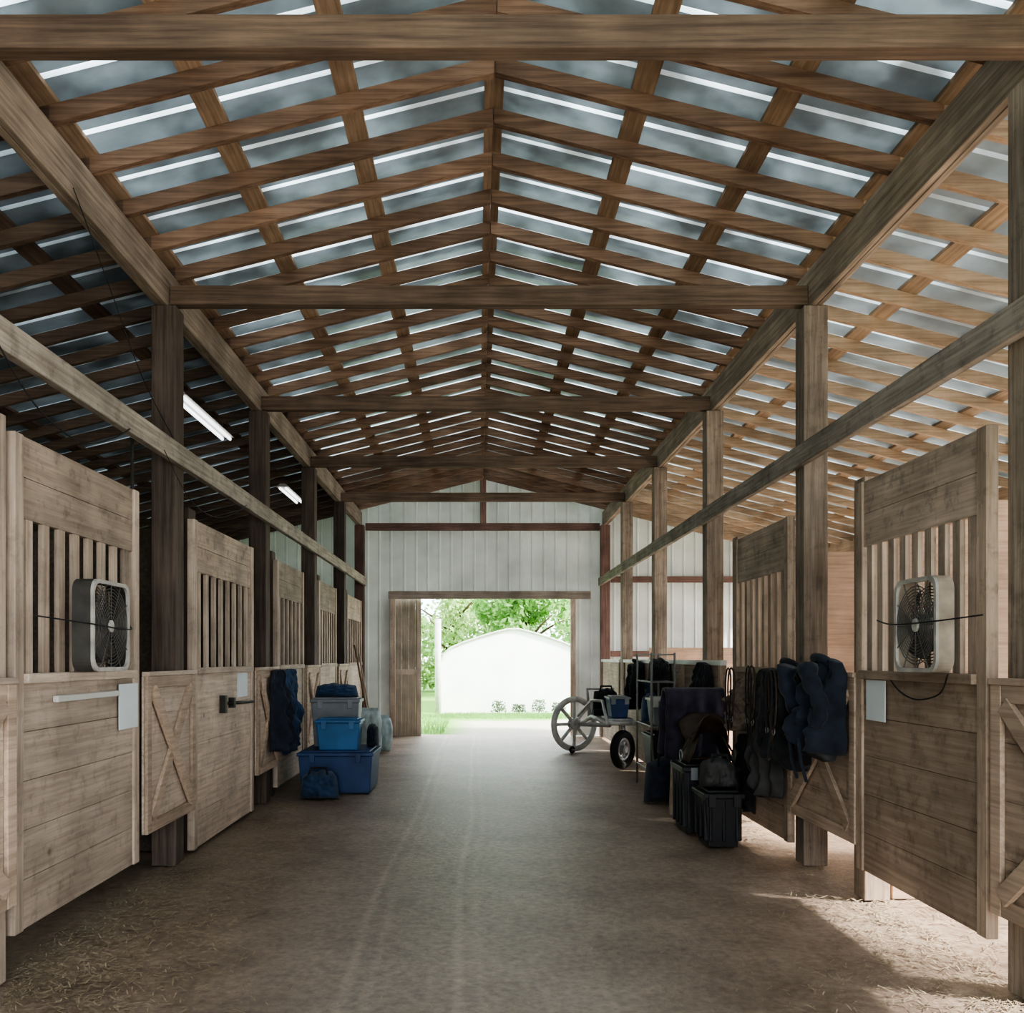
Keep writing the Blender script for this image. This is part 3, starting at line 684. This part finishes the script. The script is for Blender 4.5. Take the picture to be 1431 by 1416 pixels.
hung('horse_blanket', 'darker navy blanket hanging on the left X-braced panel before the bins', 'blanket', 1, -2.150, 9.45, .40, .46, 1.40, .55, .20, 'navy', 6, 3)
hung('jacket', 'navy jacket hanging on the right panel closest to the fan door', 'jacket', -1, 2.320, 5.88, .54, .50, 1.52, .92, .25, 'navy', 1, 2.5, sleeves=True, straps=True)
hung('jacket', 'black jacket hanging between the navy jacket and the charcoal blanket', 'jacket', -1, 2.320, 6.48, .50, .52, 1.49, .78, .22, 'black_fabric', 4, 2.5, sleeves=True)
hung('horse_blanket', 'charcoal horse blanket hanging on the second right door', 'blanket', -1, 2.322, 7.08, .60, .56, 1.44, .45, .15, 'greyfab', 7, 4)
hung('saddle_pad', 'small tan fleece pad hanging beside the charcoal blanket', 'pad', -1, 2.322, 7.66, .40, .42, 1.36, .96, .20, 'beige', 3, 1.5)
hung('horse_blanket', 'black blanket hanging low under the tan fleece pad', 'blanket', -1, 2.345, 7.80, .50, .5, .86, .20, .03, 'black_fabric', 17, 2)
# bridles and halters hooked along the right stall fronts
def bridle(label, y, x, ztop, seed):
    rnd = random.Random(seed); t = thing('bridle', label, 'bridle', (x,y,ztop-.6), 'bridles on the right stalls')
    def loop(w, h, z0, dx): return [(x-dx-.01*math.sin(a*2), y+w*math.sin(a)*(1+.2*math.sin(a*3+seed)), z0-h*(1-math.cos(a))/2) for a in [2*math.pi*q/18 for q in range(18)]]
    MB().tube(loop(.075,.50,ztop,.02), .008, 6, close=True).build('headpiece', M['leather'], t, smooth=True)
    MB().tube(loop(.10,.14,ztop-.28,.035), .008, 6, close=True).build('noseband', M['leather'], t, smooth=True)
    MB().tube(loop(.055,.62,ztop,.045), .007, 6, close=True).build('reins', M['black_fabric'], t, smooth=True)
    for sg in (-1, 1): MB().tube([(x-.035, y+sg*.07+.025*math.cos(a), ztop-.42+.025*math.sin(a)) for a in [2*math.pi*q/10 for q in range(10)]], .004, 5, close=True).build('bit_ring', M['steel'], t, smooth=True)
bridle('leather bridle hooked on the right panel between the two jackets', 6.17, 2.05, 1.44, 1)
bridle('leather bridle hooked beside the charcoal blanket on the right', 6.80, 2.10, 1.46, 2)
bridle('leather bridle hooked between the charcoal blanket and the tan pad', 7.42, 2.12, 1.44, 3)
SX, SY = 2.09, 8.50
t = thing('saddle_rack', 'wooden saddle rack under the plum blanket on the right', 'rack', (SX,SY,0))
MB().tube([(SX-.29,SY,1.15),(SX+.22,SY,1.15)], .04, 12).build('bar', M['stall_y'], t, smooth=True)
for xx in (SX-.2, SX+.18):
    for sg in (-1, 1): MB().bar((xx, SY+sg*.22, 0), (xx, SY+sg*.03, 1.12), .05, .05, up=(1,0,0)).build('leg', M['stall_z'], t)
    MB().bar((xx,SY-.15,.35),(xx,SY+.15,.35),.04,.06).build('brace', M['stall_y'], t)
t = thing('horse_blanket', 'plum horse blanket folded over the saddle rack above the black chest', 'blanket', (SX-.04,SY,.55))
def bl(off):
    def f(u, v):
        a = (v-.5)*2; hem = abs(a); e = min(1, hem/.14)
        z = 1.212-.62*max(0, hem-.14)/.86-.012*e
        y = SY-(.055+.10*hem+.05*math.sin(u*11+hem*2)*hem+.06*noise.noise(Vector((u*2.5, hem*5, 2)))*hem)*(1 if a > 0 else -1)*e
        z += .06*noise.noise(Vector((u*2, v*4, 9)))*hem+.03*math.sin(u*5+1)*hem
        return (SX-.05+u*(.27+.03*hem+.03*noise.noise(Vector((v*5,u*2,1)))), y+off*(-1 if a > 0 else 1)*e, z+(abs(off) if hem < .2 else 0))
    return f
MB().grid_solid(bl(.03), bl(.0), 34, 34).build('body', M['plum'], t, smooth=True)
hung('horse_blanket', 'black blanket over the low stall front beyond the saddle rack', 'blanket', -1, 2.314, 9.15, .6, .6, 1.48, .55, .14, 'black_fabric', 11, 3)
hung('cloth', 'small blue cloth over the low stall front behind the cart', 'cloth', -1, 2.363, 11.70, .46, .46, 1.46, .85, .14, 'bluefab', 13, 3)
hung('jacket', 'charcoal jacket hung on the low stall front beside the wire rack', 'jacket', -1, 2.362, 11.18, .4, .42, 1.46, .8, .17, 'greyfab', 19, 3, sleeves=True)
hung('jacket', 'black jacket hung on the low stall front above the cart seat', 'jacket', -1, 2.362, 13.0, .5, .5, 1.48, .8, .17, 'black_fabric', 23, 3, sleeves=True)
# ------------------------------------------------------------------ cart
ct = thing('horse_cart', 'pale cart with one big spoked wheel and a dark tyre near the doorway', 'cart', (1.8,13.8,0))
def wheel(parent, c, axis, r, tube_r, nsp, rim_mat, sp_mat, hub_r, tyre=None, sr=.014):
    c = Vector(c); ax = Vector(axis).normalized(); a = ax.cross(Vector((0,0,1))).normalized(); d = Vector((0,0,1))
    ring = lambda rr: [c+(a*math.cos(t)+d*math.sin(t))*rr for t in [2*math.pi*q/40 for q in range(40)]]
    w = MB().tube(ring(r-tube_r), tube_r, 8, close=True).build('wheel', M[rim_mat], parent, smooth=True)
    if tyre: MB().tube(ring(r-2.2*tube_r), tube_r*.55, 8, close=True).build('rim', M[tyre], w, smooth=True)
    MB().disc_stack(c-ax*.07, ax, [(0,hub_r*.7),(.02,hub_r),(.12,hub_r),(.14,hub_r*.7)], 16).build('hub', M[sp_mat], w)
    for k in range(nsp):
        t = 2*math.pi*k/nsp; u = a*math.cos(t)+d*math.sin(t)
        MB().tube([c+u*hub_r*.8, c+u*(r-1.5*tube_r)], sr, 6).build('spoke', M[sp_mat], w)
    return w
wheel(ct, (1.56,14.5,.455), (.5,-.87,0), .45, .05, 8, 'cart_paint', 'cart_paint', .10, sr=.028)
wheel(ct, (1.98,12.25,.27), (.75,-.66,0), .27, .06, 6, 'rubber', 'steel', .06, tyre='steel')
mb = MB()
mb.tube([(1.56,14.5,.455),(2.10,14.2,.455)], .035)
mb.tube([(1.66,14.43,.47),(1.68,13.2,.66),(1.74,12.0,.64)], .032)
mb.tube([(2.10,14.2,.47),(2.10,13.2,.66),(2.10,12.0,.64)], .032)
for q in (13.5, 13.0, 12.05): mb.tube([(1.70,q,.64),(2.10,q,.64)], .028)
mb.tube([(1.60,14.35,.60),(1.68,13.2,.90),(1.74,12.5,.92)], .022)
mb.tube([(1.74,12.5,.92),(1.74,12.05,.64)], .022); mb.tube([(1.69,13.2,.66),(1.68,13.2,.90)], .022)
mb.tube([(1.98,12.25,.27),(1.98,12.28,.64)], .028)
mb.build('frame', M['cart_paint'], ct, smooth=True)
mb = MB(); mb.tube([(1.68,13.5,.64),(1.66,13.6,1.05),(2.04,13.55,1.05),(2.08,13.45,.64)], .026); mb.build('back_rest_frame', M['cart_paint'], ct, smooth=True)
MB().box(1.68,2.08,13.0,13.4,.68,.77).build('seat', M['black_fabric'], ct, bevel=.02, seg=2)
MB().box(1.76,2.10,12.1,12.75,.67,.70).build('foot_board', M['steel'], ct, bevel=.004)
wheel(ct, (1.50,14.25,.06), (.6,-.8,0), .06, .02, 4, 'rubber', 'steel', .02)
MB().tube([(1.50,14.25,.06),(1.52,14.30,.15),(1.62,14.42,.46)], .012).build('caster_strut', M['cart_paint'], ct, smooth=True)
tote('storage_bin', 'blue bin riding on the foot board of the pale cart', 'storage box', 1.79,2.09,12.2,12.7,.702,1.0,'blue_dark','grey_plastic')
soft_bag('tack_bag', 'black bag lying on the seat of the pale cart', 'bag', (1.88,13.2,.772), .38,.26,.30, 'black_fabric', 12)
t = thing('wire_rack', 'grey wire rack standing between the cart and the plum blanket', 'rack', (2.07,10.4,0))
for xx in (1.94, 2.20):
    for yy in (10.0, 10.9): MB().tube([(xx,yy,0),(xx,yy,1.58)], .014, 8).build('upright', M['rackwire'], t, smooth=True)
for zz in (.25, .75, 1.25):
    mb = MB(); mb.tube([(1.94,10.0,zz),(2.20,10.0,zz),(2.20,10.9,zz),(1.94,10.9,zz)], .01, 6, close=True)
    for k in range(1, 9): mb.tube([(1.94,10+.1*k,zz),(2.20,10+.1*k,zz)], .005, 5)
    mb.build('shelf', M['rackwire'], t)
mb = MB(); mb.tube([(1.94,10.0,1.56),(2.20,10.0,1.56),(2.20,10.9,1.56),(1.94,10.9,1.56)], .010, 6, close=True); mb.build('top_rail', M['rackwire'], t)
tote('storage_bin', 'grey bin on the middle shelf of the grey wire rack', 'storage box', 1.95,2.19,10.05,10.45,.762,1.08,'grey_plastic','white_plastic')
tote('storage_bin', 'black bin on the bottom shelf of the grey wire rack', 'storage box', 1.95,2.19,10.05,10.7,.262,.66,'black_plastic','black_plastic')
soft_bag('tack_bag', 'dark bag on the upper shelf of the grey wire rack', 'bag', (2.07,10.25,1.262), .24,.34,.26, 'black_fabric', 41, strap=False)
soft_bag('tack_bag', 'blue bag on the middle shelf of the grey wire rack behind the grey bin', 'bag', (2.07,10.68,.762), .24,.32,.34, 'bluefab', 44, strap=False)
# ------------------------------------------------------------------ straw litter
mb = MB()
def blade(x, y, l, w=.0026):
    a = random.uniform(0, math.pi*2); dx, dy = math.cos(a)*l/2, math.sin(a)*l/2; z = .002+random.random()*.008
    px, py = -math.sin(a)*w, math.cos(a)*w; dz = random.uniform(-.004,.008); b = len(mb.v)
    mb.v += [(x-dx-px,y-dy-py,z),(x+dx-px,y+dy-py,z+dz),(x+dx+px,y+dy+py,z+dz),(x-dx+px,y-dy+py,z)]; mb.f.append((b,b+1,b+2,b+3))
for k in range(19000):
    sd = random.random() < .58
    off = abs(random.gauss(0, .5))
    x = -2.3+off if sd else 2.55-off
    y = 2.6+random.random()**1.6*12
    if noise.noise(Vector((x*1.5, y*1.2, 3))) > -.2-.3*(off < .3): blade(x, y, random.uniform(.02,.10))
for k in range(3500): blade(random.uniform(2.3,4.5), random.uniform(3.2,12), random.uniform(.05,.16))
for k in range(1600): blade(random.gauss(0,1.2), random.uniform(2.6,14), random.uniform(.02,.05))
tag(mb.build('straw', M['straw']), 'loose straw littering the dirt along both stall rows', 'straw', kind='stuff')
# ------------------------------------------------------------------ outdoors
sy = 25.3
t = thing('hoop_shed', 'low white tarp-covered shed standing beyond the far doorway', 'shed', (1.0, sy+3, -.03))
half = [(2.10,0),(2.09,.8),(2.05,1.45),(1.96,1.68),(1.78,1.84),(1.4,2.0),(.9,2.17),(.45,2.30),(.15,2.37)]
A = [(1.0-a, b) for a, b in half]+[(1.0+a, b) for a, b in half[::-1]]; n = len(A)
mb = MB()
for yy in (sy, sy+6):
    for p in A: mb.v.append((p[0], yy, p[1]-.03))
for k in range(n-1): mb.f.append((k, k+1, n+k+1, n+k))
mb.build('cover', M['shed'], t, smooth=True)
mb = MB()
for p in A: mb.v.append((p[0], sy+.02, p[1]-.03))
mb.f.append(tuple(range(n))); mb.build('end_panel', M['shed'], t)
MB().tube([(p[0], sy-.02, p[1]-.03) for p in A], .03, 8).build('end_hoop', M['pole'], t, smooth=True)
o = MB().tube([(-1.10,24.6,-.03),(-1.10,24.6,2.6)], .09, 10).build('fence_post', M['pole'], smooth=True); tag(o, 'grey round post left of the white shed outside', 'post')
mb = MB()
for k in range(5000):
    if random.random() < .5: x, y = random.uniform(-3.0,-.7), random.uniform(18.2,24.4)
    else: x, y = random.uniform(-.9,3.5), random.uniform(22.8,24.5)
    h = random.uniform(.04,.13); q = random.uniform(-.03,.03); b = len(mb.v)
    mb.v += [(x-.008,y,-.03),(x+.008,y,-.03),(x+q,y+q,h-.03)]; mb.f.append((b,b+1,b+2))
tag(mb.build('grass', M['leaf_a']), 'green grass growing in front of the white shed', 'grass', kind='stuff')
for i, (xq, hq) in enumerate(((.58,.30),(1.14,.22),(1.70,.34),(2.26,.26))):
    mb = MB()
    for k in range(200):
        a = random.uniform(0,6.28); r = random.random()**.5*.22; z = random.random()*hq; x = xq+math.cos(a)*r*(1-z*.8); y = 24.95+math.sin(a)*r*.7; s_ = random.uniform(.02,.05); b = len(mb.v)
        e1 = Vector((random.gauss(0,1),random.gauss(0,1),random.gauss(0,1))).normalized(); e2 = e1.orthogonal().normalized(); p = Vector((x,y,z+.02))
        mb.v += [tuple(p-e1*s_), tuple(p+e2*s_*.5), tuple(p+e1*s_), tuple(p-e2*s_*.5)]; mb.f.append((b,b+1,b+2,b+3))
    for k in range(5):
        a = k*1.25; mb.tube([(xq,24.95,-.03),(xq+.1*math.cos(a),24.95+.1*math.sin(a),hq*.8)], .006, 5)
    tag(mb.build('weed_clump', M['leaf_d']), f'dark weed clump at the foot of the white shed, {ORD[i]} from the left', 'weeds', 'weeds by the shed')
def tree(label, x, y, h, r, mat, seed):
    rnd = random.Random(seed); t = thing('tree', label, 'tree', (x,y,-.03), 'trees beyond the yard')
    mb = MB().tube([(x,y,-.03),(x+.1,y,h*.3),(x-.05,y,h*.75)], [.22,.17,.06], 8)
    for k in range(7):
        a = rnd.uniform(0,6.28); z = h*rnd.uniform(.25,.6)
        mb.tube([(x,y,z),(x+math.cos(a)*r*.4,y+math.sin(a)*r*.4,z+h*.12),(x+math.cos(a)*r*.75,y+math.sin(a)*r*.75,z+h*.2)], [.08,.05,.02], 6)
    mb.build('trunk', M['bark'], t, smooth=True)
    mb = MB()
    cl = []
    for k in range(44):
        a = rnd.uniform(0,6.28); q = rnd.random()**.5; zz = rnd.uniform(.08,1)
        rr = r*q*math.sqrt(max(.1, 1-(abs(zz-.5)*1.7)**2)); cl.append((x+math.cos(a)*rr, y+math.sin(a)*rr, zz*h, r*rnd.uniform(.2,.36)))
    for (cx,cy,cz,cr) in cl:
        for k in range(120):
            v = Vector((rnd.gauss(0,1),rnd.gauss(0,1),rnd.gauss(0,1))).normalized()*cr*rnd.uniform(.6,1.05)
            p = Vector((cx,cy,cz))+v
            if p.z < .2: p.z = .2
            e1 = Vector((rnd.gauss(0,1),rnd.gauss(0,1),rnd.gauss(0,1))).normalized(); e2 = e1.orthogonal().normalized(); s_ = rnd.uniform(.10,.20); b = len(mb.v)
            mb.v += [tuple(p-e1*s_), tuple(p+e2*s_*.5), tuple(p+e1*s_), tuple(p-e2*s_*.5)]; mb.f.append((b,b+1,b+2,b+3))
    mb.build('foliage', M[mat], t)
tree('broad green tree left of the white shed outside', -4.6, 36, 6.5, 2.6, 'leaf_a', 1)
tree('pale green tree rising behind the left of the white shed', -1.2, 41.5, 5.8, 2.6, 'leaf_b', 2)
tree('bright green tree rising behind the middle of the white shed', 2.0, 36.5, 5.2, 2.3, 'leaf_a', 3)
tree('deep green tree behind the right end of the white shed', 6.2, 40, 7.0, 2.9, 'leaf_c', 4)
tree('tall deep green tree farthest behind the white shed', 1.2, 50, 9.5, 4.4, 'leaf_c', 5)
# ------------------------------------------------------------------ light
w = bpy.data.worlds.new('World'); scene.world = w; w.use_nodes = True
nt = w.node_tree; bg = nt.nodes['Background']
sky = nt.nodes.new('ShaderNodeTexSky'); sky.sky_type = 'HOSEK_WILKIE'; sky.turbidity = 5; sky.ground_albedo = .4
sky.sun_direction = Vector((.75,-.3,.5)).normalized()
mx = nt.nodes.new('ShaderNodeMix'); mx.data_type = 'RGBA'; mx.inputs['Factor'].default_value = .8
mx.inputs['B'].default_value = (.90,.96,1.0,1)
nt.links.new(sky.outputs[0], mx.inputs['A']); nt.links.new(mx.outputs['Result'], bg.inputs['Color']); bg.inputs['Strength'].default_value = 3.0
sd = bpy.data.lights.new('sun', 'SUN'); sd.energy = 8; sd.angle = R(6); sd.color = (1,.95,.88)
so = bpy.data.objects.new('sun', sd); col.objects.link(so); so.location = (10,-5,12)
so.rotation_euler = Vector((-.80,.30,-.54)).to_track_quat('-Z','Y').to_euler()
def area(name, loc, direction, sx, sy_, e, c):
    l = bpy.data.lights.new(name, 'AREA'); l.shape = 'RECTANGLE'; l.size = sx; l.size_y = sy_; l.energy = e; l.color = c
    o = bpy.data.objects.new(name, l); col.objects.link(o); o.location = loc; o.rotation_euler = Vector(direction).to_track_quat('-Z','Y').to_euler()
area('open_end_fill', (.1, -2.6, 1.6), (0,1,-.05), 3.8, 2.8, 85, (.97,.98,1))  # added fill lamp, standing in for an unseen doorway behind the camera
# ------------------------------------------------------------------ camera
cd = bpy.data.cameras.new('camera'); co = bpy.data.objects.new('camera', cd); col.objects.link(co)
co.location = (0,0,HC); co.rotation_euler = (R(90),0,0)
cd.sensor_width = 36; cd.sensor_fit = 'HORIZONTAL'; cd.lens = 36*1250/1431
cd.shift_x = (715.5-668)/1431; cd.shift_y = (920-708)/1431
cd.clip_start = .05; cd.clip_end = 300
scene.camera = co
scene.view_settings.view_transform = 'AgX'
scene.view_settings.look = 'AgX - High Contrast'
scene.view_settings.exposure = .80
